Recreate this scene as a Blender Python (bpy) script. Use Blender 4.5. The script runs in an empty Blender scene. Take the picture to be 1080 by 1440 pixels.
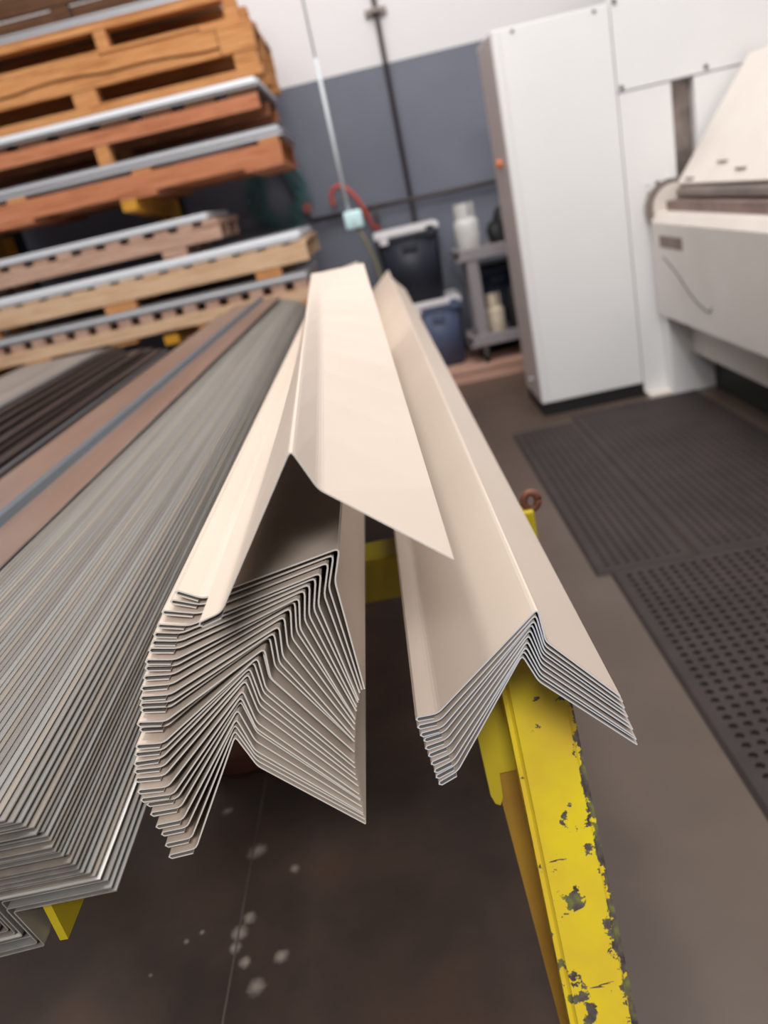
import bpy, bmesh, math, random
from mathutils import Vector, Matrix
random.seed(7)
S = bpy.context.scene
COL = S.collection

# ------------------------------------------------------------------ camera
PITCH, ROLL, YAW, CAM_H = math.radians(21.6), math.radians(13.1), math.radians(3.9), 1.40
fw = Vector((-math.sin(YAW)*math.cos(PITCH), math.cos(YAW)*math.cos(PITCH), -math.sin(PITCH)))
r0 = Vector((math.cos(YAW), math.sin(YAW), 0)); d0 = fw.cross(r0)
rt = r0*math.cos(ROLL) + d0*math.sin(ROLL)
dn = -r0*math.sin(ROLL) + d0*math.cos(ROLL)
cd = bpy.data.cameras.new('camera'); cam = bpy.data.objects.new('camera', cd); COL.objects.link(cam)
cd.sensor_fit = 'VERTICAL'; cd.sensor_height = 36.0; cd.sensor_width = 27.0; cd.lens = 1100/1440*36
cd.clip_start = 0.02
cd.dof.use_dof = True; cd.dof.focus_distance = 0.80; cd.dof.aperture_fstop = 3.5
M = Matrix.Identity(4)
for i in range(3):
    M[i][0] = rt[i]; M[i][1] = -dn[i]; M[i][2] = -fw[i]
M[2][3] = CAM_H
cam.matrix_world = M
S.camera = cam

# ------------------------------------------------------------------ world, lamps, exposure
w = bpy.data.worlds.new('world'); S.world = w; w.use_nodes = True
bg = w.node_tree.nodes['Background']; bg.inputs[0].default_value = (1.0, 0.97, 0.95, 1); bg.inputs[1].default_value = 1.0
_t = w.node_tree; _tc = _t.nodes.new('ShaderNodeTexCoord'); _sx = _t.nodes.new('ShaderNodeSeparateXYZ'); _cr = _t.nodes.new('ShaderNodeValToRGB')
_mr = _t.nodes.new('ShaderNodeMapRange'); _mr.inputs[1].default_value = -1; _mr.inputs[2].default_value = 1
_t.links.new(_tc.outputs['Generated'], _sx.inputs[0]); _t.links.new(_sx.outputs['Z'], _mr.inputs[0]); _t.links.new(_mr.outputs[0], _cr.inputs[0])
for _p, _v in ((.48, .06), (.56, .12), (.75, .38), (1.0, .50)):      # dim hall at eye level, bright roof lights above
    _e = _cr.color_ramp.elements.new(_p); _e.color = (_v, _v*.975, _v*.955, 1)
_cr.color_ramp.elements.remove(_cr.color_ramp.elements[0]); _cr.color_ramp.elements.remove(_cr.color_ramp.elements[-1])
_t.links.new(_cr.outputs[0], bg.inputs[0])
def area(name, loc, target, sx, sy, power, color=(1, 0.965, 0.94)):
    l = bpy.data.lights.new(name, 'AREA'); l.shape = 'RECTANGLE'; l.size = sx; l.size_y = sy
    l.energy = power; l.color = color
    o = bpy.data.objects.new(name, l); COL.objects.link(o); o.location = loc
    o.rotation_euler = (Vector(target) - Vector(loc)).to_track_quat('-Z', 'Y').to_euler()
    return o
area('ceiling_lamp_table', (-.50, 1.6, 4.8), (-.1, 1.4, 0), 0.40, 0.40, 58)
area('ceiling_lamp_machine', (1.0, 2.2, 5.2), (1.2, 4.0, 0.6), 2.0, 1.2, 75)
area('ceiling_lamp_rack', (-1.6, 1.8, 4.4), (-1.2, 5.4, 1.6), 2.0, 1.2, 55)
area('fill_light_near', (.25, -2.5, 3.9), (0.0, 0.8, .8), 1.4, .6, 110)  # unseen fill light, added to brighten the near sheet ends and the leg
area('fill_light_wall', (.2, 4.0, 5.2), (.2, 6.4, 2.4), 2.4, .6, 42)  # unseen light added to brighten the back wall
S.view_settings.view_transform = 'Standard'; S.view_settings.look = 'None'
S.view_settings.gamma = 1; S.view_settings.use_curve_mapping = False
S.view_settings.exposure = 0.0

# ------------------------------------------------------------------ materials
def lin(c):
    return tuple((v/255/12.92 if v/255 <= .04045 else ((v/255+.055)/1.055)**2.4) for v in c) + (1,)
def mat(name, rgb, rough=.5, metal=0., spec=.5):
    m = bpy.data.materials.new(name); m.use_nodes = True
    b = m.node_tree.nodes['Principled BSDF']
    b.inputs['Base Color'].default_value = lin(rgb)
    b.inputs['Roughness'].default_value = rough; b.inputs['Metallic'].default_value = metal
    b.inputs['Specular IOR Level'].default_value = spec
    return m
def nodes(m):
    return m.node_tree.nodes, m.node_tree.links, m.node_tree.nodes['Principled BSDF']
def coord(m, scale=(1, 1, 1)):
    N, L, B = nodes(m)
    tc = N.new('ShaderNodeTexCoord'); mp = N.new('ShaderNodeMapping'); mp.inputs['Scale'].default_value = scale
    L.new(tc.outputs['Object'], mp.inputs['Vector']); return mp.outputs['Vector']
def noise(m, scale, vec=None, detail=4, rough=.55):
    N, L, B = nodes(m)
    n = N.new('ShaderNodeTexNoise'); n.inputs['Scale'].default_value = scale
    n.inputs['Detail'].default_value = detail; n.inputs['Roughness'].default_value = rough
    L.new(vec if vec is not None else coord(m), n.inputs['Vector']); return n.outputs['Fac']
def ramp(m, fac, stops):
    N, L, B = nodes(m)
    r = N.new('ShaderNodeValToRGB'); e = r.color_ramp.elements
    while len(e) < len(stops): e.new(.5)
    for k, (p, c) in enumerate(stops):
        e[k].position = p; e[k].color = lin(c) if max(c) > 1 else (*c, 1)
    L.new(fac, r.inputs['Fac']); return r.outputs['Color']
def mixc(m, fac, a, b):
    N, L, B = nodes(m)
    x = N.new('ShaderNodeMix'); x.data_type = 'RGBA'
    for sock, v in ((x.inputs[0], fac), (x.inputs[6], a), (x.inputs[7], b)):
        if hasattr(v, 'is_linked') or hasattr(v, 'links'): L.new(v, sock)
        elif isinstance(v, tuple): sock.default_value = lin(v)
        else: sock.default_value = v
    return x.outputs[2]
def mth(m, op, a, b=None):
    N, L, B = nodes(m)
    x = N.new('ShaderNodeMath'); x.operation = op; x.use_clamp = False
    for k, v in enumerate((a, b)):
        if v is None: continue
        if hasattr(v, 'links'): L.new(v, x.inputs[k])
        else: x.inputs[k].default_value = v
    return x.outputs[0]
def base(m, c):
    N, L, B = nodes(m); L.new(c, B.inputs['Base Color'])
def bump(m, h, strength=.3, dist=.002):
    N, L, B = nodes(m)
    b = N.new('ShaderNodeBump'); b.inputs['Strength'].default_value = strength; b.inputs['Distance'].default_value = dist
    L.new(h, b.inputs['Height']); L.new(b.outputs['Normal'], B.inputs['Normal'])
def mottled(name, c1, c2, scale, rough=.5, metal=0., stretch=(1, 1, 1), bmp=0., spec=.5):
    m = mat(name, c1, rough, metal, spec)
    f = noise(m, scale, coord(m, stretch))
    base(m, ramp(m, f, [(.3, c1), (.7, c2)]))
    if bmp: bump(m, f, bmp)
    return m
def wood(name, c1, c2, c3):
    m = mat(name, c1, .75, 0, .25)
    v = coord(m, (1.2, 14, 22)); f = noise(m, 3.5, v, 6, .65)
    g = noise(m, 2.2, coord(m, (1, 1, 1)), 3)
    c = ramp(m, f, [(.28, c3), (.48, c1), (.72, c2)])
    base(m, mixc(m, mth(m, 'MULTIPLY', g, .45), c, c3)); bump(m, f, .25, .003)
    return m

BEIGE = mottled('beige_paint', (213, 197, 182), (207, 191, 176), 3, .38, 0)
PRIMER = mottled('grey_primer_back', (140, 134, 128), (128, 122, 117), 4, .42)
CUT = mat('cut_edge', (240, 234, 226), .4)
CUTB = mat('cut_edge_bluish', (232, 237, 245), .4)
GALV = mottled('galvanised_steel', (160, 158, 154), (138, 136, 133), 2.2, .42, .35, (12, .35, 12))
GALVB = mottled('galvanised_steel_worn', (148, 143, 137), (124, 120, 115), 2.2, .46, .3, (14, .3, 14))
GALVW = mottled('galvanised_steel_warm', (166, 156, 145), (138, 130, 121), 2.2, .4, .3, (14, .3, 14))
GCUT = mottled('galvanised_cut_edge', (196, 191, 183), (146, 140, 132), 9, .42, .4, (4, .6, 4))
SILVER = mat('bright_sheet_edge', (232, 235, 240), .35, .1)
SILVERB = mat('dull_sheet_edge', (176, 177, 182), .4, .3)
TAN = mottled('brown_glossy_panel', (150, 124, 110), (126, 98, 84), 1.6, .3, .35, (3, .6, 3))
SEAM = mat('blue_grey_seam', (104, 112, 120), .4, .4)
BRONZE = mottled('dark_bronze_trim', (72, 60, 56), (46, 37, 34), 3, .38, .3, (10, .5, 10))
GREYT = mottled('grey_trim', (150, 142, 136), (120, 112, 106), 2, .45, .3, (6, .5, 6))
W_OR = wood('orange_pine', (206, 146, 92), (224, 170, 116), (140, 84, 44))
W_RED = wood('red_brown_pine', (196, 128, 92), (212, 148, 112), (134, 74, 46))
W_PALE = wood('pale_pine', (220, 186, 152), (232, 206, 176), (166, 124, 92))
W_PINK = wood('weathered_pink_pine', (196, 160, 140), (216, 186, 168), (128, 92, 74))
W_DARK = wood('dark_shaded_pine', (92, 62, 42), (112, 78, 52), (50, 30, 18))  # darkened pine, carries the shade on the top left pallet in its colour
WHITE = mottled('white_machine_paint', (232, 231, 231), (226, 226, 227), 1.2, .42)
CREAM = mottled('cream_machine_paint', (228, 220, 212), (216, 206, 197), 2.0, .42)
GREYP = mottled('warm_grey_machine_paint', (214, 208, 203), (200, 193, 187), 1.5, .45)
CABSIDE = mat('shaded_cabinet_side', (196, 182, 178), .5)  # cabinet paint toned down: the side's shade is in this colour
STEEL = mottled('worn_steel', (150, 138, 132), (104, 94, 89), 7, .42, .4, (1, .4, 1))
BROWNSTEEL = mottled('brown_oiled_steel', (140, 118, 110), (110, 90, 84), 8, .5, .2)
BLACK = mat('black_plastic', (26, 26, 28), .55)
DARK = mat('dark_screw', (70, 66, 64), .5)
NAVY = mat('navy_black_plastic', (42, 45, 57), .5)
BLUE = mat('slate_blue_plastic', (84, 94, 122), .5)
LIDW = mat('white_plastic', (224, 220, 222), .45)
CARTP = mat('grey_cart_plastic', (150, 142, 144), .6)
TANKW = mottled('white_tank_paint', (228, 226, 224), (205, 202, 200), 12, .4)
TANKC = mottled('cream_tank_paint', (226, 212, 190), (200, 184, 160), 10, .45)
PIPE = mat('dark_iron_pipe', (72, 64, 64), .5, .3)
ORANGE = mat('orange_plastic', (226, 128, 72), .4)
REDH = mat('red_hose_rubber', (200, 88, 72), .5)
GREENH = mat('green_hose_rubber', (74, 118, 118), .55)
PALEB = mat('pale_blue_plastic', (196, 228, 230), .4)
CORDW = mat('white_cord', (205, 212, 216), .5)
OLIVE = mat('olive_cord', (120, 112, 84), .6)
PINKW = wood('pinkish_plywood', (206, 164, 146), (220, 184, 166), (160, 116, 98))
RUST = mottled('rusty_steel', (132, 82, 62), (92, 56, 44), 9, .6, .2)
YDARK = mottled('amber_rack_paint', (208, 152, 44), (170, 112, 30), 6, .5)
RUBBER = mottled('dark_rubber', (60, 51, 50), (49, 42, 41), 5, .7, 0, (1, 1, 1), 0, .35)
# concrete floor
FLOOR = mat('stained_concrete', (104, 90, 82), .38)
_f = noise(FLOOR, .9, None, 6, .6); _g = noise(FLOOR, 9, None, 5, .7)
base(FLOOR, mixc(FLOOR, mth(FLOOR, 'MULTIPLY', _g, .5), ramp(FLOOR, _f, [(.3, (70, 57, 49)), (.5, (88, 74, 64)), (.72, (104, 88, 77))]), (74, 61, 53)))
# wall, two paints
WALLP = mat('wall_paint_white_over_slate', (230, 228, 229), .6)
N_, L_, B_ = nodes(WALLP)
_s = N_.new('ShaderNodeSeparateXYZ'); L_.new(coord(WALLP), _s.inputs[0])
_k = mth(WALLP, 'GREATER_THAN', _s.outputs['Z'], 2.245)
_n = noise(WALLP, 1.3)
base(WALLP, mixc(WALLP, _k, ramp(WALLP, _n, [(.3, (104, 108, 122)), (.7, (118, 121, 134))]), (232, 229, 230)))
# yellow chipped paint
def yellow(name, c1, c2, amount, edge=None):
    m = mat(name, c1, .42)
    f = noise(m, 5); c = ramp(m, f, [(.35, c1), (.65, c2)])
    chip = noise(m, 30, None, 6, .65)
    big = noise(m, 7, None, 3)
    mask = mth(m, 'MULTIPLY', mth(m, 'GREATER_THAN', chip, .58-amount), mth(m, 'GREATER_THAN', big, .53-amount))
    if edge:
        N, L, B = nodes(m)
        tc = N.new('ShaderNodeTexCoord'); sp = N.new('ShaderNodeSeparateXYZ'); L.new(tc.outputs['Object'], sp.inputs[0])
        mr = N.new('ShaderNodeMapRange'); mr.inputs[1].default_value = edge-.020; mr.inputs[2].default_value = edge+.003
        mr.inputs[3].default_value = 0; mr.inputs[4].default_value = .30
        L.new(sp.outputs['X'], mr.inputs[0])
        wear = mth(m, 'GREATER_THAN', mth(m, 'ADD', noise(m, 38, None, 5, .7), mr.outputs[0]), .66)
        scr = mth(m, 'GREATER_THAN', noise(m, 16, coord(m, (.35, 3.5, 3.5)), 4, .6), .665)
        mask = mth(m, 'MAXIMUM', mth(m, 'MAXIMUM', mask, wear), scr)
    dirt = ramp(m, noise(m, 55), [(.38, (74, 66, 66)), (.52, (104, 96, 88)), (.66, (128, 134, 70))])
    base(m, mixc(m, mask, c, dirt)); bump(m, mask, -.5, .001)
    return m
YEL = yellow('chipped_yellow_paint', (252, 228, 38), (226, 184, 66), .015, .9155)
YSHADE = yellow('shaded_yellow_paint', (178, 138, 44), (150, 108, 40), -.05)  # darker copy of the yellow, shade of the leg's flank put into it
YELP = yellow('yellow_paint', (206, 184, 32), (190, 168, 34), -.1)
# dark steel deck with seam and dried splashes
DECK = mat('dark_hot_rolled_steel', (60, 52, 49), .34, .35)
_f = noise(DECK, 1.6, None, 6, .6); _h = noise(DECK, 22, None, 5, .7)
c = ramp(DECK, _f, [(.3, (62, 54, 52)), (.5, (86, 75, 71)), (.68, (116, 94, 82))])
N_, L_, B_ = nodes(DECK)
_tc = N_.new('ShaderNodeTexCoord')
for (sx, sy, sr) in ((-.468,1.165,.016),(-.388,1.105,.010),(-.462,1.010,.012),(-.474,.985,.014),(-.478,.955,.010),
                     (-.455,.925,.010),(-.395,.925,.012),(-.430,.878,.014),(-.570,.985,.006),(-.545,.998,.004),(-.55,1.29,.010),(-.62,.93,.004)):
    vs = N_.new('ShaderNodeVectorMath'); vs.operation = 'DISTANCE'; vs.inputs[1].default_value = (sx+.8, sy-2.3, .300)
    L_.new(_tc.outputs['Object'], vs.inputs[0])
    d = mth(DECK, 'ADD', vs.outputs['Value'], mth(DECK, 'MULTIPLY', mth(DECK, 'SUBTRACT', _h, .5), sr*2.4))
    mr = N_.new('ShaderNodeMapRange'); mr.inputs[1].default_value = sr*1.3; mr.inputs[2].default_value = sr*.25
    L_.new(d, mr.inputs[0])
    c = mixc(DECK, mth(DECK, 'MULTIPLY', mr.outputs[0], .85), c, (214, 202, 190))
base(DECK, c)

# ------------------------------------------------------------------ builders
def link(name, verts, faces, m, parent=None, mis=None, smooth=False):
    me = bpy.data.meshes.new(name)
    off = Vector(parent.location) if parent else Vector((0, 0, 0))
    if parent and parent.parent: off = off + parent.parent.location
    me.from_pydata([Vector(v) - off for v in verts], [], faces)
    ms = m if isinstance(m, (list, tuple)) else [m]
    for x in ms: me.materials.append(x)
    if mis: me.polygons.foreach_set('material_index', mis)
    if smooth: me.polygons.foreach_set('use_smooth', [True]*len(me.polygons))
    bm = bmesh.new(); bm.from_mesh(me); bmesh.ops.recalc_face_normals(bm, faces=bm.faces); bm.to_mesh(me); bm.free()
    me.update()
    o = bpy.data.objects.new(name, me); COL.objects.link(o)
    if parent: o.parent = parent
    return o
def tag(o, label=None, cat=None, group=None, kind=None):
    if label: o['label'] = label
    if cat: o['category'] = cat
    if group: o['group'] = group
    if kind: o['kind'] = kind
    return o
def thing(name, label, cat, loc, group=None):
    o = bpy.data.objects.new(name, None); COL.objects.link(o); o.location = loc; o.empty_display_size = .05
    return tag(o, label, cat, group)
class MB:
    def __init__(s): s.v = []; s.f = []
    def add(s, v, f):
        n = len(s.v); s.v += [tuple(p) for p in v]; s.f += [tuple(i+n for i in q) for q in f]; return s
    def box(s, x, y, z, b=0.):
        x0, x1 = min(x), max(x); y0, y1 = min(y), max(y); z0, z1 = min(z), max(z)
        if not b:
            v = [(X, Y, Z) for X in (x0, x1) for Y in (y0, y1) for Z in (z0, z1)]
            return s.add(v, [(0,1,3,2),(4,6,7,5),(0,4,5,1),(2,3,7,6),(0,2,6,4),(1,5,7,3)])
        bm = bmesh.new(); bmesh.ops.create_cube(bm, size=1)
        for q in bm.verts: q.co = Vector(((x0+x1)/2+q.co.x*(x1-x0), (y0+y1)/2+q.co.y*(y1-y0), (z0+z1)/2+q.co.z*(z1-z0)))
        bmesh.ops.bevel(bm, geom=bm.edges[:], offset=b, segments=2, affect='EDGES', profile=.6)
        bm.verts.index_update()
        s.add([q.co[:] for q in bm.verts], [[q.index for q in f.verts] for f in bm.faces]); bm.free(); return s
    def tube(s, pts, r, n=10, caps=True):
        pts = [Vector(p) for p in pts]; rings = []; up = None
        for i, p in enumerate(pts):
            t = (pts[min(i+1, len(pts)-1)] - pts[max(i-1, 0)]).normalized()
            if up is None: up = t.orthogonal().normalized()
            up = (up - t*up.dot(t)).normalized(); sd = t.cross(up)
            rr = r[i] if isinstance(r, (list, tuple)) else r
            rings.append([p + (up*math.cos(a) + sd*math.sin(a))*rr for a in [2*math.pi*k/n for k in range(n)]])
        v = [q for g in rings for q in g]; f = []
        for i in range(len(pts)-1):
            for k in range(n):
                f.append((i*n+k, i*n+(k+1) % n, (i+1)*n+(k+1) % n, (i+1)*n+k))
        if caps: f += [tuple(range(n))[::-1], tuple(range((len(pts)-1)*n, len(pts)*n))]
        return s.add(v, f)
    def prism(s, poly, axis, a, b):
        n = len(poly)
        def P(u, v, t): return (u, t, v) if axis == 'y' else ((t, u, v) if axis == 'x' else (u, v, t))
        return s.add([P(u, v, a) for u, v in poly] + [P(u, v, b) for u, v in poly],
                     [tuple(range(n)), tuple(range(n, 2*n))[::-1]] + [(i, (i+1) % n, n+(i+1) % n, n+i) for i in range(n)])
    def lathe(s, prof, c, n=24):
        v = []; f = []
        for r, z in prof:
            for k in range(n): v.append((c[0]+r*math.cos(2*math.pi*k/n), c[1]+r*math.sin(2*math.pi*k/n), c[2]+z))
        for i in range(len(prof)-1):
            for k in range(n): f.append((i*n+k, i*n+(k+1) % n, (i+1)*n+(k+1) % n, (i+1)*n+k))
        f += [tuple(range(n))[::-1], tuple(range((len(prof)-1)*n, len(prof)*n))]
        return s.add(v, f)
    def build(s, name, m, parent=None, smooth=False):
        return link(name, s.v, s.f, m, parent, None, smooth)
def struct(o): return tag(o, kind='structure')
ORD = ['topmost', 'second', 'third', 'fourth', 'fifth', 'sixth', 'seventh', 'eighth', 'ninth', 'tenth', 'eleventh', 'twelfth',
       'thirteenth', 'fourteenth', 'fifteenth', 'sixteenth', 'seventeenth', 'eighteenth', 'nineteenth', 'twentieth']
TENS = {20: 'twenty', 30: 'thirty', 40: 'forty', 50: 'fifty'}
def ordinal(k):           # k = 0 is topmost
    n = k+1
    if n <= 20: return ORD[k]
    t, u = n//10*10, n % 10
    if u == 0: return {30: 'thirtieth', 40: 'fortieth', 50: 'fiftieth'}[t]
    return TENS[t] + '-' + (['first'] + ORD[1:])[u-1]

# ------------------------------------------------------------------ room
struct(MB().box((-6, 5), (-3, 6.6), (-.1, 0)).build('floor', FLOOR))
struct(MB().box((-6, 5), (6.4, 6.6), (0, 5.6)).build('wall_back', WALLP))
struct(MB().box((-6.15, -6), (-3, 6.6), (0, 5.6)).build('wall_left', WALLP))
struct(MB().box((5, 5.15), (-3, 6.6), (0, 5.6)).build('wall_right', WALLP))

# ------------------------------------------------------------------ bent sheets
def fillet(path, radii, seg=3):
    P = [Vector(p) for p in path]; out = []
    for i, p in enumerate(P):
        r = radii[i] if i < len(radii) else 0
        if r <= 0 or i in (0, len(P)-1): out.append(p); continue
        a = (P[i-1]-p); b = (P[i+1]-p); la, lb = a.length, b.length
        d = min(r, la*.45, lb*.45); A = p + a.normalized()*d; B = p + b.normalized()*d
        for k in range(seg+1):
            t = k/seg; out.append(A*(1-t)**2 + p*(2*t*(1-t)) + B*t*t)
    return out
def offset(path, h):
    res = []
    for i, p in enumerate(path):
        def nrm(a, b):
            t = (b-a).normalized(); return Vector((-t.y, t.x))
        if i == 0: n = nrm(path[0], path[1]); s = 1
        elif i == len(path)-1: n = nrm(path[-2], path[-1]); s = 1
        else:
            n1, n2 = nrm(path[i-1], p), nrm(p, path[i+1]); n = (n1+n2)
            n = n.normalized() if n.length > 1e-6 else n1
            s = 1/max(.6, n.dot(n1))
        res.append(p + n*h*s)
    return res
def sheet(name, stations, th, mats, radii):
    """stations: list of (y, path) with path left to right as (x, z); mats = top, underside, cut edge"""
    rings = []
    for y, path in stations:
        p = fillet(path, radii); t = offset(p, th/2); b = offset(p, -th/2)
        rings.append([(q.x, y, q.y) for q in t] + [(q.x, y, q.y) for q in b])
    n = len(rings[0])//2; v = [q for r in rings for q in r]; f = []; mi = []; R = 2*n
    for s in range(len(rings)-1):
        a, b = s*R, (s+1)*R
        for i in range(n-1):
            f.append((a+i, a+i+1, b+i+1, b+i)); mi.append(0)
            f.append((a+n+i, b+n+i, b+n+i+1, a+n+i+1)); mi.append(1)
        f.append((a, b, b+n, a+n)); mi.append(2)
        f.append((a+n-1, a+2*n-1, b+2*n-1, b+n-1)); mi.append(2)
    for a in (0, (len(rings)-1)*R):
        for i in range(n-1): f.append((a+i, a+n+i, a+n+i+1, a+i+1)); mi.append(2)
    return link(name, v, f, mats, None, mi)
def hemmed(hem, cor, rid, val, tip, gap=.0036, frac=.85):
    h, c = Vector(hem), Vector(cor); d = (c-h); L = d.length; d = d/L; dnn = Vector((d.y, -d.x))
    e = h + dnn*gap; r = h + dnn*gap/2 - d*gap*.42
    return [tuple(e + d*L*frac), tuple(e), tuple(r), tuple(h), tuple(c), rid, val, tip]
RAD = [0, 0, 0, 0, .006, .006, .005, 0]
def lerp2(a, b, t): return (a[0]+(b[0]-a[0])*t, a[1]+(b[1]-a[1])*t)
def curve(tab, t):
    x = t*(len(tab)-1); i = min(int(x), len(tab)-2); return lerp2(tab[i], tab[i+1], x-i)
def shift(path, dx, dz): return [(x+dx, z+dz) for x, z in path]

# right pile of ten beige flashings
R_TOP = [(-.0583,.9162),(-.0379,.9162),(.0769,1.0127),(.0797,.9756),(.1444,.896)]
R_BOT = [(-.0520,.8297),(-.0310,.8391),(.0553,.9639),(.0671,.9302),(.1565,.8305)]
NR = 10
for k in range(NR):
    t = k/(NR-1); P = [lerp2(a, b, t) for a, b in zip(R_TOP, R_BOT)]
    j = lambda s: random.uniform(-s, s)
    P[4] = (P[4][0]+j(.0012), P[4][1]+j(.0004)); P[0] = (P[0][0]+j(.001), P[0][1])
    path = hemmed(*P, gap=.0050, frac=.8)
    y0 = .652 + (j(.003) if k else 0)
    o = sheet('bent_flashing', [(y0, path), (2.4, shift(path, -.028, .012)), (4.30+j(.01), shift(path, -.058, .022))], .0014, [BEIGE, PRIMER, CUTB], RAD)
    lab = ('lowest' if k == NR-1 else ordinal(k)) + ' beige bent metal flashing of the small right pile above the chipped yellow leg'
    tag(o, lab, 'metal flashing', 'beige flashings in the right pile')

# tall middle pile
M_HEM = [(-.2475,1.1046),(-.2676,1.0886),(-.2805,1.0692),(-.2916,1.0538),(-.3008,1.0347),(-.3124,1.0145),(-.3182,.9974),(-.3276,.9769),(-.3392,.95),(-.35,.9281),(-.3557,.9077),(-.356,.8857),(-.3534,.8625),(-.3504,.836),(-.353,.8037)]
M_COR = [(-.2269,1.0918),(-.2368,1.0785),(-.2576,1.0635),(-.266,1.048),(-.2755,1.0297),(-.2851,1.0111),(-.2922,.9929),(-.3026,.9721),(-.3135,.9465),(-.3225,.9264),(-.3272,.9046),(-.3239,.883),(-.3234,.8623),(-.3232,.8367),(-.3236,.8058)]
M_RID = [(-.0914,1.1146),(-.1053,1.1034),(-.1196,1.0924),(-.1328,1.0826),(-.1444,1.0728),(-.1578,1.0601),(-.1722,1.0457),(-.1856,1.0317),(-.195,1.0226),(-.2058,1.0109),(-.2141,.9979),(-.2217,.9834),(-.2301,.9679),(-.2369,.9524),(-.2418,.9381)]
M_VAL = [(-.1044,1.0825),(-.1168,1.0714),(-.1296,1.0604),(-.1411,1.0507),(-.1512,1.0407),(-.163,1.0274),(-.176,1.0123),(-.1878,.9976),(-.1957,.9868),(-.205,.9733),(-.2118,.9584),(-.2173,.9429),(-.2232,.9272),(-.2274,.9115),(-.2295,.897)]
M_TIP = [(-.1049,.9607),(-.1081,.9577),(-.112,.9498),(-.1165,.9393),(-.1201,.9288),(-.1228,.9185),(-.1257,.9063),(-.1289,.8941),(-.1318,.879),(-.1348,.8614),(-.136,.8464),(-.1366,.8328),(-.1374,.8205),(-.138,.8103),(-.1385,.7977)]
NM = 29
for k in range(NM):
    t = k/(NM-1)
    P = [curve(T, t) for T in (M_HEM, M_COR, M_RID, M_VAL, M_TIP)]
    j = lambda s: random.uniform(-s, s)
    if 0 < k < NM-1:
        P = [(x+j(.0006), z+j(.0003)) for x, z in P]
    if k == 0: P = [(x, z+.0016) for x, z in P]; P[4] = (P[4][0]+.0022, P[4][1]); P[3] = (P[3][0]+.0010, P[3][1])
    y0 = .65 + (j(.006) if k else 0)
    if k >= NM-2: y0 = .648
    path = hemmed(*P, gap=.0053 if k > 3 else .0042, frac=.82)
    wide = .004 if k == NM-1 else 0
    o = sheet('bent_flashing', [(y0, path), (2.4, shift(path, -.014, 0)), (4.30+j(.012), shift(path, -.036, -.008))], .0016, [BEIGE, PRIMER, CUT], RAD)
    if k == 0: lab = 'beige bent flashing topping the tall middle pile, just under the crooked raised one'
    elif k == NM-1: lab = 'lowest beige bent metal flashing of the tall middle pile, its edge pointing down'
    else: lab = ordinal(k) + ' beige bent metal flashing from the top within the tall middle pile'
    tag(o, lab, 'metal flashing', 'beige flashings in the tall middle pile')

# crooked piece lying on the middle pile
MT_N = [(-.2085,1.1108),(-.1886,1.1160),(-.0977,1.2394),(-.0844,1.2034),(.0073,1.1211)]
MT_F = [(-.2480,1.1070),(-.2300,1.1090),(-.2103,1.2364),(-.1794,1.2337),(-.0557,1.2329)]
st = []
for s in range(13):
    t = s/12; tt = t
    st.append((.57 + (2.35-.57)*t, hemmed(*[lerp2(a, b, tt) for a, b in zip(MT_N, MT_F)], gap=.0050)))
tag(sheet('bent_flashing', st, .0011, [BEIGE, PRIMER, CUT], RAD),
    'crooked beige bent flashing raised on the middle pile, dark underside showing at its near end', 'metal flashing')

# grey pile on the left
G_COR = [(-.3603,.8653),(-.374,.8848),(-.386,.9028),(-.394,.9178),(-.3991,.9362),(-.41,.9515),(-.4268,.9679)]
NG1, NG2 = 24, 32
cors = [curve(G_COR, k/(NG1-1)) for k in range(NG1)]
acc = 0
for k in range(NG2):
    u = (k+1)/NG2; cors.append((-.4268-.222*u, .9679+.042*u**.8))
NG = len(cors)
GBR = mat('bright_galvanised', (225, 222, 216), .4, .2)  # brighter tone for one low sheet of the pile
GM = [GALV, GALVB, GALV, GALVW, GALVB]
for k, (cx, cz) in enumerate(cors):
    j = lambda s: random.uniform(-s, s)
    dx, dz = cx-G_COR[0][0], cz-G_COR[0][1]
    if k: dx += j(.0009); dz += j(.0003) if k < NG1 else 0
    wx = dx - .0020*min(k, NG1)
    path = [(-.600+wx, .800+dz), (-.4507+wx, .8141+dz), (-.4632+wx, .8619+dz), (-.3603+dx, .8653+dz)]
    yw = -.045 if k < NG1 else -.045 + .095*(k-NG1)/NG2
    y0 = .55 + j(.004)
    g = GM[(k*7) % 5]
    o = sheet('galvanised_flashing', [(y0, path), (4.28+j(.02), shift(path, yw, .012))], (.0014 if k < NG1 else .0008), [GBR if k == 3 else g, GALVB, GCUT], [0, .003, .003, 0])
    n = NG-1-k
    lab = ('lowest' if k == 0 else ordinal(n)) + ' grey galvanised steel trim of the big pile at left' + ('' if k == 0 else ', counted from its top')
    tag(o, lab, 'metal trim', 'galvanised trims in the left pile')

# ------------------------------------------------------------------ yellow table under the piles
tb = thing('metal_table', 'chipped yellow steel table with dark lower deck carrying the sheet metal piles', 'table', (-.8, 2.3, 0))
MB().box((-2.0, .170), (1.315, 1.40), (.700, .790), .008).build('crossbeam', YELP, tb)
MB().box((-2.0, .10), (3.78, 3.87), (.700, .790), .008).build('crossbeam', YELP, tb)
MB().add([(x+sh, y, z-sh*.15) for y, sh in ((.565, 0), (3.8, -.038)) for x in (-.4475, -.439) for z in (.799, .860)], [(0,1,3,2),(4,6,7,5),(0,4,5,1),(2,3,7,6),(0,2,6,4),(1,5,7,3)]).build('rail', YELP, tb)
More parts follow.
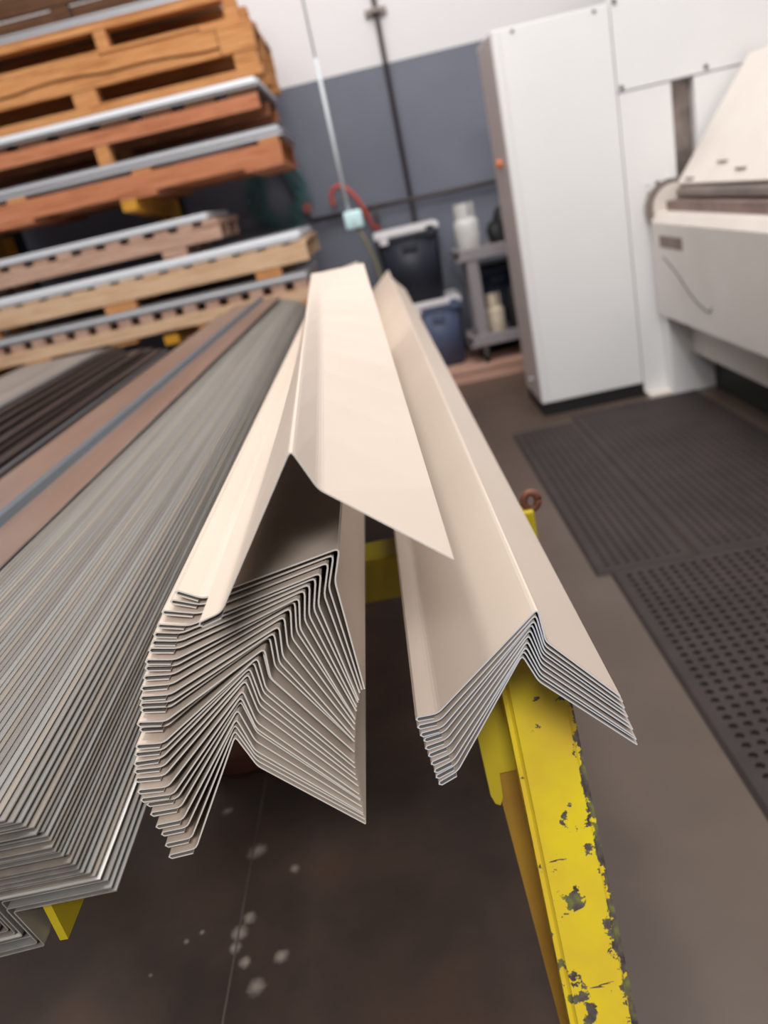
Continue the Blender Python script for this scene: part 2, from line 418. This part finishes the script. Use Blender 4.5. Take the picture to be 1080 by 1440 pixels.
# splayed near leg, seen square on
u = Vector((0, -math.sin(PITCH), -math.cos(PITCH)))          # down the leg
nf = Vector((0, -math.cos(PITCH), math.sin(PITCH)))          # its front normal
def leg(xc, wdt, top, dep, name, m):
    top = Vector((xc, top[0], top[1])); L = top.z/math.cos(PITCH)
    bm = bmesh.new(); bmesh.ops.create_cube(bm, size=1)
    for q in bm.verts:
        q.co = Vector((q.co.x*wdt, q.co.y*dep, q.co.z*L))
    bmesh.ops.bevel(bm, geom=[e for e in bm.edges if abs((e.verts[0].co-e.verts[1].co).z) > .1], offset=.009, segments=3, affect='EDGES')
    v = []
    for q in bm.verts:
        p = top + u*(L/2 - q.co.z) - nf*(dep/2 + q.co.y) ; p.x = xc + q.co.x
        v.append(p[:])
    bm.verts.index_update(); f = [[q.index for q in x.verts] for x in bm.faces]; bm.free()
    return link(name, v, f, m, tb)
lg = leg(.0755, .0800, (.800, .862), .075, 'leg', YEL); lg['label'] = 'chipped yellow splayed leg'
for xx in (-1.1, -1.9): leg(xx, .08, (.80, .86), .075, 'leg', YEL)
for xx in (.055, -.9, -1.8):
    MB().box((xx-.03, xx+.03), (1.325, 1.39), (0, .70)).build('leg', YELP, tb)
    MB().box((xx-.03, xx+.03), (3.79, 3.86), (0, .70)).build('leg', YELP, tb)
MB().box((-2.0, .06), (.72, 4.2), (.285, .300)).build('lower_deck', DECK, tb)
MB().box((-.4775, -.4745), (.72, 4.2), (.3001, .3012)).build('deck_seam', STEEL, tb)
# bracket and tapered stiffener behind the near leg
def behind(name, pts, gap, th, m):
    """plate parallel to the leg front; pts = (x, distance down the leg)"""
    o0 = Vector((0, .800, .862)) - nf*(.075+gap)
    A = [o0 + u*dn_ + Vector((x, 0, 0)) for x, dn_ in pts]; B = [p - nf*th for p in A]; n = len(pts)
    return link(name, [p[:] for p in A+B], [tuple(range(n)), tuple(range(n, 2*n))] + [(i, (i+1) % n, n+(i+1) % n, n+i) for i in range(n)], m, tb)
behind('bracket', [(-.006, .0), (.08, .0), (.08, .155), (.014, .158), (.012, .190), (.007, .199), (.001, .196), (-.003, .184)], .002, .010, YELP)
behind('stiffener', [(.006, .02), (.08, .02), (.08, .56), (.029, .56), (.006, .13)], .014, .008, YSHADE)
# eye bolt on the crossbeam end
MB().box((.152, .174), (1.29, 1.325), (.70, .832), .005).build('end_post', YELP, tb)
MB().tube([(.173+.013*math.cos(a), 1.308, .845+.016*math.sin(a)) for a in [2*math.pi*k/16 for k in range(17)]], .007, 8).build('eye_bolt', RUST, tb, True)
MB().lathe([(.02, 0), (.02, .012), (.008, .016), (.008, .03)], (.15, 1.37, .79), 6).build('bolt', RUST, tb)
# rusty disc on the deck
tag(MB().lathe([(.135, 0), (.14, .006), (.14, .05), (.13, .056), (.05, .056)], (-.53, 1.53, .3025), 40).build('steel_disc', RUST),
    'round rusty brown steel disc on the dark deck below the middle pile', 'steel disc')

# ------------------------------------------------------------------ things on the left of the table
for yy in (1.357, 3.825):
    tag(MB().box((-1.0, -.943), (yy-.04, yy+.04), (.791, .9733), .004).build('timber_bearer', W_DARK),
        'dark timber bearer under the brown seamed panels, %s the camera' % ('nearer' if yy < 2 else 'farther from'), 'timber')
    tag(MB().box((-1.9, -1.2), (yy-.04, yy+.04), (.791, .855), .004).build('timber_bearer', W_DARK),
        'dark timber bearer under the dark bronze strips, %s the camera' % ('nearer' if yy < 2 else 'farther from'), 'timber')
def strip(name, xa, xb, z, y0, y1, th, m, edge, dx, dz=0.):
    return sheet(name, [(y0, [(xa, z), (xb, z)]), (y1, [(xa+dx, z+dz), (xb+dx, z+dz)])], th, [m, m, edge], [0, 0])
for k in range(6):
    z = .975 + k*.0065
    nm = 'seamed_panel'
    if k < 5:
        o = strip('flat_metal_sheet', -.955+k*.003, -.845, z, .9, 4.2, .003, TAN, GCUT, .05, .004)
        tag(o, ('lowest' if k == 0 else ordinal(5-k)) + ' brown flat metal panel of the pile left of the grey trims', 'metal panel', 'brown panels')
    else:
        pr_ = thing(nm, 'wide brown glossy panel with blue-grey seam on top, beside the grey trims', 'metal panel', (-.78, 2.5, 1.012))
        def stp(xa, xb, z, m, nm2):
            o = sheet(nm2, [(.85, [(xa, z), (xb, z)]), (4.22, [(xa+.10, z+.018), (xb+.10, z+.018)])], .003, [m, m, GCUT], [0, 0])
            o.parent = pr_; o.matrix_parent_inverse = Matrix.Translation(-pr_.location)
        stp(-.905, -.772, 1.014, TAN, 'pan'); stp(-.748, -.655, 1.016, TAN, 'pan')
        v = []
        o = sheet('seam', [(.85, [(-.775, 1.016), (-.770, 1.030), (-.752, 1.030), (-.747, 1.016)]), (4.22, [(-.675, 1.034), (-.670, 1.048), (-.652, 1.048), (-.647, 1.034)])], .002, [SEAM, SEAM, SEAM], [0]*4)
        o.parent = pr_; o.matrix_parent_inverse = Matrix.Translation(-pr_.location)
for k in range(11):
    z = .858 + k*.0135; xr = -1.115 - .040*k + random.uniform(-.03, .03)
    top = k == 10
    if top: xr = -1.50
    o = strip('metal_strip', xr-.42, xr, z, 1.1, 4.0+random.uniform(-.1, .1), .008, GREYT if top else BRONZE, SILVERB if k in (3, 10) else BRONZE, .06, .004)
    lab = 'light grey metal strip on top of the dark bronze pile near the lower pallets' if top else \
          (('lowest' if k == 0 else ordinal(10-k)) + ' dark bronze metal strip in the stepped pile before the lower pallets')
    tag(o, lab, 'metal strip', None if top else 'dark bronze strips')

# ------------------------------------------------------------------ cantilever rack and pallets
rk = thing('cantilever_rack', 'cantilever storage rack with amber arms and dark posts behind the pallets', 'storage rack', (-2.0, 6.1, 0))
for px in (-1.40, -2.65):
    MB().box((px-.06, px+.06), (6.08, 6.24), (0, 3.4)).build('post', BLACK, rk)
    for zt in (1.684, .878):
        MB().prism([(5.0, zt-.055), (5.0, zt), (6.08, zt), (6.08, zt-.15)], 'x', px-.045, px+.045).build('arm', YDARK, rk)
    MB().box((px-.07, px+.07), (5.2, 6.24), (0, .07)).build('foot', BLACK, rk)

def pallet(label, xr, layers, group, y0=5.0, y1=6.0, xl=-2.75, brk=False):
    z0 = min(l[1] for l in layers); p = thing('wooden_pallet', label, 'pallet', ((xr+xl)/2, (y0+y1)/2, z0), group)
    for kind, za, zb, m, *ex in layers:
        if kind == 'board':
            for i, yy in enumerate((y0, (y0+y1)/2-.05, y1-.1)):
                dx = random.uniform(-.008, .008)
                MB().box((xl, xr+dx), (yy, yy+(.045 if zb-za > .06 else .1)), (za, zb), .003).build('board', m, p)
        elif kind == 'blocks':
            for (xa, xb) in ex[0]:
                for yy in (y0+.004, (y0+y1)/2-.05, y1-.1):
                    MB().box((xa, xb), (yy, yy+.09), (za, zb), .003).build('block', m, p)
        elif kind == 'decks':
            n = ex[0]; step = (xr-xl)/n
            for i in range(n):
                a = xr - step*i; wd = step*(ex[1] if len(ex) > 1 else .62)
                MB().box((a-wd, a), (y0+random.uniform(-.004, .012), y1-random.uniform(0, .02)), (za, zb)).build('deck_board', m, p)
    return p
def sheets(label, group, xr, za, zb, n, y0=5.0, y1=5.95, xl=-2.7, cols=(SILVER,)):
    t = (zb-za)/n
    for i in range(n):
        d = random.uniform(-.012, .012)
        o = MB().box((xl, xr+d), (y0+random.uniform(-.008, .008), y1), (za+i*t, za+(i+1)*t-.0008)).build('steel_sheet', cols[i % len(cols)])
        tag(o, label, 'metal sheet', group)
UP, LO = 'pallets stacked on the upper rack arms', 'pallets on the lower rack arms'
pallet('lowest pallet of the upper rack stack, red-brown beam resting on the amber arm', -.45,
       [('board', 1.706, 1.812, W_RED), ('decks', 1.8125, 1.836, W_OR, 3, .15), ('decks', 1.685, 1.7055, W_RED, 3, .3)], UP)
sheets('thin silver metal sheet in the thick pile on the lowest upper-rack pallet', 'silver sheets on the lowest upper pallet', -.425, 1.8365, 1.893, 6, cols=(SILVERB, SILVER, SILVERB))
pallet('red-brown pallet with broken top boards, second from below on the upper rack', -.50,
       [('blocks', 1.8935, 1.995, W_OR, [(-1.50, -1.42), (-2.5, -2.4)]), ('board', 1.996, 2.073, W_RED), ('decks', 2.0735, 2.108, W_DARK, 9, .7)], UP)
sheets('bright silver metal sheet between the second and third pallets of the upper stack', 'silver sheets on the second upper pallet', -.49, 2.109, 2.157, 3, cols=(SILVERB, SILVER, SILVER))
p3 = pallet('orange pallet with a cracked wavy front board, third from below on the upper rack', -.445,
       [('board', 2.158, 2.203, W_OR), ('blocks', 2.2035, 2.285, W_OR, [(-.585, -.45), (-1.53, -1.39), (-2.55, -2.4)]), ('decks', 2.4195, 2.436, W_OR, 8, .985)], UP)
# its front top board is split along a wavy crack
def crack(x): return 2.335 + .018*math.sin(3.1*x+.4) + .006*math.sin(11*x) + .012*(x+1.6)
xs = [-2.75 + i*.05 for i in range(43)]
MB().prism([(x, crack(x)+.007) for x in xs] + [(-.65, 2.419), (-2.75, 2.419)], 'y', 5.0, 5.045).build('board', W_OR, p3)
MB().prism([(-2.75, 2.2855), (-.65, 2.2855)] + [(x, crack(x)-.007) for x in xs[::-1]], 'y', 4.998, 5.045).build('board', W_OR, p3)
MB().box((-.645, -.445), (4.997, 5.09), (2.2855, 2.419), .003).build('board', W_OR, p3)
for yy in (5.45, 5.9): MB().box((-2.75, -.445), (yy, yy+.09), (2.2855, 2.419), .003).build('board', W_OR, p3)
pallet('topmost pallet at the upper left, thin boards over tall orange posts', -.50,
       [('board', 2.437, 2.455, W_OR), ('blocks', 2.4555, 2.545, W_OR, [(-.575, -.50), (-1.31, -1.24), (-2.4, -2.3)]), ('board', 2.546, 2.590, W_OR)], UP)
sheets('grey metal sheet lying on the topmost pallet at the upper left', 'grey sheets on the topmost pallet', -.62, 2.5905, 2.625, 3, cols=(SILVERB,))
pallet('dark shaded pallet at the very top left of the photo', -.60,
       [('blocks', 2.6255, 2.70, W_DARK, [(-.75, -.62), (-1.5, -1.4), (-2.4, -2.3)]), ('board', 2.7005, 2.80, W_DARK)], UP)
pallet('lowest pallet of the lower rack stack, with a row of orange deck boards', -.48,
       [('decks', .980, 1.030, W_PINK, 16, .6), ('board', .905, .979, W_PALE), ('decks', .8785, .9045, W_OR, 4, .3)], LO)
sheets('grey metal sheet on the lowest pallet of the lower rack stack', 'grey sheets on the lowest lower pallet', -.475, 1.031, 1.079, 4, cols=(SILVERB, SILVERB, SILVER))
pallet('pale pallet sticking out farthest right under a bright white sheet, lower rack', -.425,
       [('blocks', 1.0795, 1.134, W_OR, [(-.78, -.62), (-1.75, -1.55), (-2.6, -2.45)]), ('board', 1.1345, 1.242, W_PALE), ('decks', 1.2425, 1.262, W_PALE, 15, .62)], LO)
sheets('bright white-silver metal sheet on the pale pallet of the lower rack', 'bright sheets on the pale pallet', -.46, 1.2625, 1.312, 3, cols=(SILVER,))
pallet('short pinkish weathered pallet on top of the lower rack stack', -.92,
       [('blocks', 1.3125, 1.366, W_PINK, [(-1.30, -1.15), (-2.6, -2.45)]), ('board', 1.3665, 1.452, W_PINK), ('decks', 1.4525, 1.486, W_PINK, 12, .6)], LO, y1=5.8)
sheets('bright silver metal sheet on the short pinkish weathered pallet', 'bright sheets on the pinkish pallet', -.965, 1.4865, 1.527, 3, y1=5.75, cols=(SILVERB, SILVER, SILVER))

# ------------------------------------------------------------------ back wall: pipes, hose, hanging cord
def pipe(label, pts, r, cat='pipe', name='wall_pipe'):
    t = thing(name, label, cat, pts[0]); MB().tube(pts, r, 10).build('pipe', PIPE, t, True); return t
t = pipe('dark horizontal pipe running low along the slate blue wall', [(-.46, 6.33, 1.33), (1.9, 6.33, 1.30)], .018)
MB().tube([(-.46, 6.33, 1.33), (-.475, 6.31, 1.34), (-.475, 6.28, 1.40)], .016, 8).build('hook', PIPE, t, True)
MB().tube([(-.475+.022*math.cos(a), 6.28, 1.42+.03*math.sin(a)) for a in [2*math.pi*k/12 for k in range(13)]], .008, 6).build('red_ring', REDH, t, True)
MB().tube([(.02, 6.30, 1.33), (.02, 6.29, 1.20)], .012, 8).build('valve_drop', PIPE, t, True)
MB().box((-.01, .05), (6.28, 6.31), (1.235, 1.25)).build('valve_handle', PIPE, t)
t = pipe('dark vertical pipe dropping down the back wall from above', [(.305, 6.34, 4.6), (.300, 6.34, 1.15)], .016)
MB().box((.225, .375), (6.37, 6.40), (2.545, 2.59), .004).build('wall_bracket', STEEL, t)
MB().box((.268, .332), (6.31, 6.37), (2.552, 2.583), .004).build('pipe_clamp', STEEL, t)
# green hose coil
t = thing('hose_coil', 'coil of dark green hose hanging on the slate wall behind the pallets', 'hose', (-.70, 6.33, 1.30))
MB().box((-.70, -.62), (6.28, 6.40), (1.80, 1.83)).build('wall_hook', PIPE, t)
pts = []
for k in range(12*22):
    a = 2*math.pi*k/22; L = k//22
    rx = .13+.19*((L*5) % 7)/7; h0 = 1.27+.20*((L*3) % 5)/5
    zc = (1.82+h0)/2; rz = (1.82-h0)/2
    wdt = rx*(.55+.45*(.5-.5*math.sin(a)))
    pts.append((-.665+wdt*math.cos(a)+.01*math.sin(L*2.1), 6.375-.008*L, zc+rz*math.sin(a)))
MB().tube(pts, .006, 6).build('hose_loops', GREENH, t, True)
# hanging cord with connector
t = thing('hanging_cord', 'white cord hanging from above with a pale blue connector box, left of the tote', 'cord', (-.135, 4.9, .9))
MB().tube([(-.135, 4.9, 5.4), (-.137, 4.9, 2.15)], .006, 8).build('thin_cord', CORDW, t, True)
MB().tube([(-.137, 4.9, 2.15), (-.138, 4.9, 1.355)], [.010]*2, 8).build('cord', CORDW, t, True)
MB().box((-.172, -.064), (4.87, 4.93), (1.250, 1.352), .014).build('connector_box', PALEB, t, True)
MB().box((-.122, -.114), (4.862, 4.872), (1.25, 1.30)).build('slot', SILVERB, t)
MB().tube([(-.105, 4.9, 1.252), (-.075, 4.9, 1.17), (-.045, 4.9, 1.06), (-.025, 4.9, .90), (-.02, 4.95, .4), (0, 5.0, .012), (.1, 5.2, .012)], .010, 8).build('lower_cord', OLIVE, t, True)
def arc(pts, n=8):
    P = [Vector(p) for p in pts]; out = []
    for i in range(len(P)-1):
        a, b, c, d = P[max(i-1, 0)], P[i], P[i+1], P[min(i+2, len(P)-1)]
        for k in range(n):
            s = k/n
            out.append(.5*((2*b)+(c-a)*s+(2*a-5*b+4*c-d)*s*s+(3*b-a-3*c+d)*s**3))
    return out+[P[-1]]
tag(MB().tube(arc([(-.275, 6.28, 1.40), (-.28, 6.27, 1.46), (-.24, 6.26, 1.52), (-.17, 6.25, 1.51), (-.10, 6.25, 1.42), (-.05, 6.28, 1.30), (-.02, 6.35, 1.20), (.03, 6.37, 1.17)]), .016, 8).build('red_hose', REDH, None, True),
    'red hose looped over the dark pipe beside the pale blue connector', 'hose')

# ------------------------------------------------------------------ totes, cart and tanks on the wooden platform
pf = thing('wooden_platform', 'low pinkish plywood platform under the totes and cart by the back wall', 'platform', (.6, 6.05, 0))
MB().box((-.3, 1.6), (5.72, 6.38), (.075, .105), .003).build('deck_board', PINKW, pf)
MB().box((-.3, 1.6), (5.73, 5.77), (0, .0745)).build('runner', PINKW, pf)
MB().box((-.3, 1.6), (6.3, 6.34), (0, .0745)).build('runner', PINKW, pf)
def tote(label, x0, x1, y0, y1, z0, z1, body, lid):
    t = thing('storage_tote', label, 'storage tote', ((x0+x1)/2, (y0+y1)/2, z0)); i = .028
    v = [(x0+i, y0+i, z0), (x1-i, y0+i, z0), (x1-i, y1-i, z0), (x0+i, y1-i, z0), (x0, y0, z1), (x1, y0, z1), (x1, y1, z1), (x0, y1, z1)]
    bm = bmesh.new(); vs = [bm.verts.new(p) for p in v]
    for f in [(3,2,1,0),(4,5,6,7),(0,1,5,4),(1,2,6,5),(2,3,7,6),(3,0,4,7)]: bm.faces.new([vs[q] for q in f])
    bmesh.ops.bevel(bm, geom=bm.edges[:], offset=.022, segments=3, affect='EDGES'); bm.verts.index_update()
    m = MB().add([q.co[:] for q in bm.verts], [[q.index for q in f.verts] for f in bm.faces]); bm.free()
    m.build('body', body, t, True)
    MB().box((x0-.012, x1+.012), (y0-.012, y1+.012), (z1+.0005, z1+.045), .012).build('lid', lid, t)
    MB().box((x0-.004, x1+.004), (y0-.010, y1+.004), (z1-.03, z1), .004).build('rim', body, t)
    w_ = x1-x0
    MB().box((x0+w_*.38, x0+w_*.64), (y0-.012, y0+.02), (z1-.115, z1-.055), .008).build('label_panel', body, t)
    for s in (.12, .88):
        MB().box((x0+w_*s-.03, x0+w_*s+.03), (y0-.020, y0-.008), (z1-.04, z1+.03), .004).build('latch', body if s > .5 else lid, t)
    return t
tote('slate blue storage tote with white lid, under the black tote', .125, .495, 5.90, 6.32, .1055, .570, BLUE, LIDW)
tote('black storage tote with white lid stacked on the blue tote', -.02, .425, 5.90, 6.32, .6165, 1.105, NAVY, LIDW)
tote('dark navy storage bin behind the grey cart', .62, 1.02, 6.12, 6.36, .1055, .72, mat('deep_navy_plastic', (30, 44, 66), .5), BLACK)
# cart
ct = thing('utility_cart', 'grey plastic utility cart beside the totes, white tank on its top tray', 'utility cart', (.85, 5.9, .105))
def tray(z0, z1, nm):
    m = MB().box((.505, 1.25), (5.76, 6.10), (z0, z0+.025), .006)
    for xx in ((.505, .535), (1.22, 1.25)): m.box(xx, (5.76, 6.10), (z0+.02, z1), .006)
    for yy in ((5.76, 5.79), (6.07, 6.10)): m.box((.505, 1.25), yy, (z0+.02, z1), .006)
    m.build(nm, CARTP, ct)
tray(.845, .925, 'top_tray'); tray(.235, .315, 'bottom_tray')
for xx in (.572, 1.12):
    for yy in (5.77, 6.04):
        MB().box((xx, xx+.085), (yy, yy+.05), (.30, .86), .012).build('leg', CARTP, ct)
        t2 = MB().box((xx+.02, xx+.06), (yy+.005, yy+.045), (.20, .236)).build('caster', STEEL, ct)
        t2['label'] = 'dark swivel caster'
        MB().tube([(xx+.025, yy+.03, .156), (xx+.055, yy+.03, .156)], .050, 16).build('wheel', BLACK, t2)
def tank(label, c, r, h, m):
    t = thing('gas_cylinder', label, 'gas cylinder', c)
    prof = [(r*.8, 0), (r, .03)] + [(r, h*.62)] + [(r*math.cos(a), h*.62+h*.14*math.sin(a)) for a in (.3, .6, .9, 1.2)] + [(r*.2, h*.77)]
    MB().lathe(prof, c, 24).build('body', m, t, True)
    # collar with hand holes
    bmv = MB(); n = 24
    for k in range(n):
        if k % 8 in (3,): continue
        a, b = 2*math.pi*k/n, 2*math.pi*(k+1)/n
        bmv.add([(c[0]+q*math.cos(s), c[1]+q*math.sin(s), c[2]+z) for s in (a, b) for q in (r*.74, r*.8) for z in (h*.70, h)],
                [(0,1,3,2),(4,6,7,5),(0,4,5,1),(2,3,7,6),(0,2,6,4),(1,5,7,3)])
    bmv.build('collar', m, t)
    MB().lathe([(r*.16, h*.77), (r*.16, h*.86), (r*.3, h*.86), (r*.3, h*.93)], c, 12).build('valve', DARK, t)
tank('white gas cylinder standing on the top tray of the grey cart', (.632, 5.93, .871), .090, .350, TANKW)
tank('cream gas cylinder on the bottom tray of the grey cart', (.735, 5.90, .261), .068, .31, TANKC)
bg_ = MB()
bm = bmesh.new(); bmesh.ops.create_icosphere(bm, subdivisions=3, radius=1)
for q in bm.verts:
    n_ = 1 + .12*math.sin(5*q.co.x+2*q.co.z) + .1*math.sin(7*q.co.y+q.co.x)
    q.co = Vector((.88+q.co.x*.095*n_, 5.93+q.co.y*.10*n_, .871+(max(q.co.z, -.78)+.78)*.135*n_))
bm.verts.index_update(); bg_.add([q.co[:] for q in bm.verts], [[q.index for q in f.verts] for f in bm.faces]); bm.free()
tag(bg_.build('black_bag', BLACK, None, True), 'slumped black bag on the cart tray behind the white gas cylinder', 'bag')
tag(MB().lathe([(.07, 0), (.075, .02), (.075, .30), (.05, .34), (.02, .36)], (.90, 5.90, .261), 20).build('black_canister', BLACK, None, True),
    'black canister beside the cream cylinder on the bottom cart tray', 'canister')

# ------------------------------------------------------------------ machine at the right
mc = thing('folding_machine', 'large white and cream sheet folding machine along the right side', 'folding machine', (1.9, 4.0, 0))
XA, XB, Y0, ZT = .752, 1.346, 4.50, 2.022
ho = MB().box((XA, XB), (Y0, 5.0), (.080, ZT), .006).build('electrical_cabinet', WHITE, mc); ho['label'] = 'tall white cabinet door end'
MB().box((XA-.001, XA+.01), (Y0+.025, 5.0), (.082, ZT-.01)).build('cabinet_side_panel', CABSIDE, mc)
MB().box((XA+.008, XA+.038), (Y0-.010, Y0+.01), (.085, ZT-.004), .003).build('door_frame', WHITE, mc)
MB().box((XA+.004, XB), (Y0+.008, 5.0), (0, .0805)).build('plinth', BLACK, mc)
MB().tube([(XA-.028, 4.72, 1.415), (XA+.002, 4.72, 1.415)], .022, 14).build('orange_button', ORANGE, mc, True)
MB().tube([(XA-.03, 4.70, .19), (XA+.002, 4.70, .19)], .012, 10).build('floor_latch', SILVERB, mc, True)
pn = MB().box((XB+.004, 3.4), (Y0-.004, 4.56), (1.618, 2.7), .003).build('upper_panel', WHITE, mc)
for sx, sz in ((1.37, 2.02), (1.37, 1.636), (1.80, 1.640), (2.25, 1.64), (1.37, 2.5)):
    MB().tube([(sx, Y0-.012, sz), (sx, Y0-.002, sz)], .011, 10).build('screw', DARK, pn)
for sx, sz in ((.86, 2.0), (1.27, 2.0)):
    MB().tube([(sx, Y0-.006, sz), (sx, Y0+.002, sz)], .008, 10).build('screw', DARK, ho)
cl = MB().box((XB+.004, 1.622), (Y0, 4.9), (.02, 1.612), .004).box((1.738, 3.2), (Y0, 4.9), (.5, 1.612), .004).box((1.62, 1.74), (Y0, 4.9), (.02, 1.10), .002).box((1.70, 1.80), (Y0, 4.9), (.02, .6)).build('side_column', WHITE, mc)
MB().box((1.623, 1.737), (Y0+.06, 4.9), (1.10, 1.6117)).build('slot_back', STEEL, mc)
MB().box((1.36, 1.50), (4.42, 4.55), (0, .0195), .003).build('foot_pad', CREAM, mc)
for sx, sz, m_ in ((1.46, 1.155, WHITE), (1.515, 1.145, DARK), (1.575, 1.16, WHITE), (1.46, 1.12, WHITE)):
    MB().tube([(sx, Y0-.010, sz), (sx, Y0+.002, sz)], .012, 12).build('bolt', m_, cl)
# pivot disc
ring = MB(); n = 32
for k in range(n):
    a, b = 2*math.pi*k/n, 2*math.pi*(k+1)/n
    ring.add([(1.575+q*math.cos(s), y, 1.015+q*math.sin(s)) for s in (a, b) for q in (.120, .142) for y in (Y0-.05, Y0+.002)],
             [(0,1,3,2),(4,6,7,5),(0,4,5,1),(2,3,7,6),(0,2,6,4),(1,5,7,3)])
ring.build('pivot_ring', STEEL, mc)
MB().tube([(1.580, Y0-.07, 1.015), (1.580, Y0+.002, 1.015)], .118, 32).build('pivot_disc', CREAM, mc)
# bed
Y1 = 1.4
bed = MB().prism([(1.45, .47), (1.45, .955), (1.475, 1.0), (2.4, 1.0), (2.4, .30), (1.80, .30)], 'y', Y1, 4.455).build('bed_beam', GREYP, mc)
MB().prism([(1.4495, .958), (1.475, 1.003), (1.60, 1.003), (1.60, .98)], 'y', Y1, 4.456).build('bed_top_strip', CREAM, mc)
MB().box((1.4485, 1.456), (4.02, 4.34), (.838, .898)).build('slot_recess', BROWNSTEEL, bed)
MB().box((1.53, 1.78), (Y1, 4.43), (1.0035, 1.052), .003).build('steel_rail', BROWNSTEEL, mc)
MB().prism([(1.585, 1.065), (1.585, 1.095), (1.62, 1.115), (1.9, 1.115), (1.9, 1.065)], 'y', Y1, 4.44).build('clamp_blade', STEEL, mc)
cb = MB().prism([(1.605, 1.1155), (1.60, 1.125), (1.995, 1.655), (2.5, 1.655), (2.5, 1.1155)], 'y', Y1, 4.445).build('clamping_beam', CREAM, mc); cb['label'] = 'cream sloping clamping beam'
for a, b in (((1.615, 4.30), 1.145), ((1.66, 4.0), 1.205), ((1.635, 3.75), 1.172)):
    MB().box((a[0]-.012, a[0]+.004), (a[1]-.05, a[1]+.05), (b-.002, b+.004)).build('scuff', STEEL, cb)
MB().box((1.48, 1.80), (4.40, 4.499), (.0, .465), .008).build('bed_foot', WHITE, mc)
MB().prism([(1.60, .235), (1.60, .45), (1.66, .468), (2.3, .468), (2.3, .235)], 'y', Y1, 4.398).build('rear_beam', GREYP, mc)
MB().box((1.72, 2.4), (Y1, 4.39), (0, .234)).build('machine_shade_box', BLACK, mc)  # black box put in for the dark shade beneath the bed
MB().tube(arc([(1.4485, 4.30, .79), (1.4485, 4.12, .72), (1.4485, 3.92, .62), (1.4485, 3.74, .575), (1.4485, 3.70, .60)]), .0028, 6).build('scratch', DARK, bed)

# ------------------------------------------------------------------ rubber mats with drain holes
def mat_holes(label, x0, x1, y0, y1, pitch=.036, r=.0115, h=.012, rim=.022):
    nx = int((x1-x0-2*rim)/pitch); ny = int((y1-y0-2*rim)/pitch)
    px, py = (x1-x0-2*rim)/nx, (y1-y0-2*rim)/ny
    v, f = [], []
    sq = [(1, 0), (1, 1), (0, 1), (-1, 1), (-1, 0), (-1, -1), (0, -1), (1, -1)]
    for i in range(nx):
        for k in range(ny):
            cx, cy = x0+rim+(i+.5)*px, y0+rim+(k+.5)*py; n = len(v)
            for a, b in sq: v.append((cx+a*px/2, cy+b*py/2, h))
            for q in range(8): v.append((cx+r*math.cos(q*math.pi/4), cy+r*math.sin(q*math.pi/4), h))
            for q in range(8): v.append((cx+r*math.cos(q*math.pi/4), cy+r*math.sin(q*math.pi/4), .001))
            for q in range(8):
                p = (q+1) % 8
                f += [(n+q, n+p, n+8+p, n+8+q), (n+8+q, n+8+p, n+16+p, n+16+q)]
    me = MB(); me.add(v, f)
    xi0, xi1, yi0, yi1 = x0+rim, x1-rim, y0+rim, y1-rim
    o = [(x0-.012, y0-.012, .001), (x1+.012, y0-.012, .001), (x1+.012, y1+.012, .001), (x0-.012, y1+.012, .001)]
    a = [(x0, y0, h), (x1, y0, h), (x1, y1, h), (x0, y1, h)]; b = [(xi0, yi0, h), (xi1, yi0, h), (xi1, yi1, h), (xi0, yi1, h)]
    me.add(o+a+b, [(q, (q+1) % 4, 4+(q+1) % 4, 4+q) for q in range(4)] + [(4+q, 4+(q+1) % 4, 8+(q+1) % 4, 8+q) for q in range(4)] + [(3, 2, 1, 0)])
    tag(me.build('rubber_mat', RUBBER), label, 'floor mat', 'dark rubber mats')
mat_holes('dark perforated rubber mat nearest the camera at the right edge', .580, 1.52, .90, 2.478)
mat_holes('narrow dark perforated rubber mat, far left one before the white cabinet', .532, .868, 2.506, 4.27, r=.0095)
mat_holes('wide dark perforated rubber mat along the folding machine, right of the narrow one', .894, 1.60, 2.506, 4.38, r=.0095)
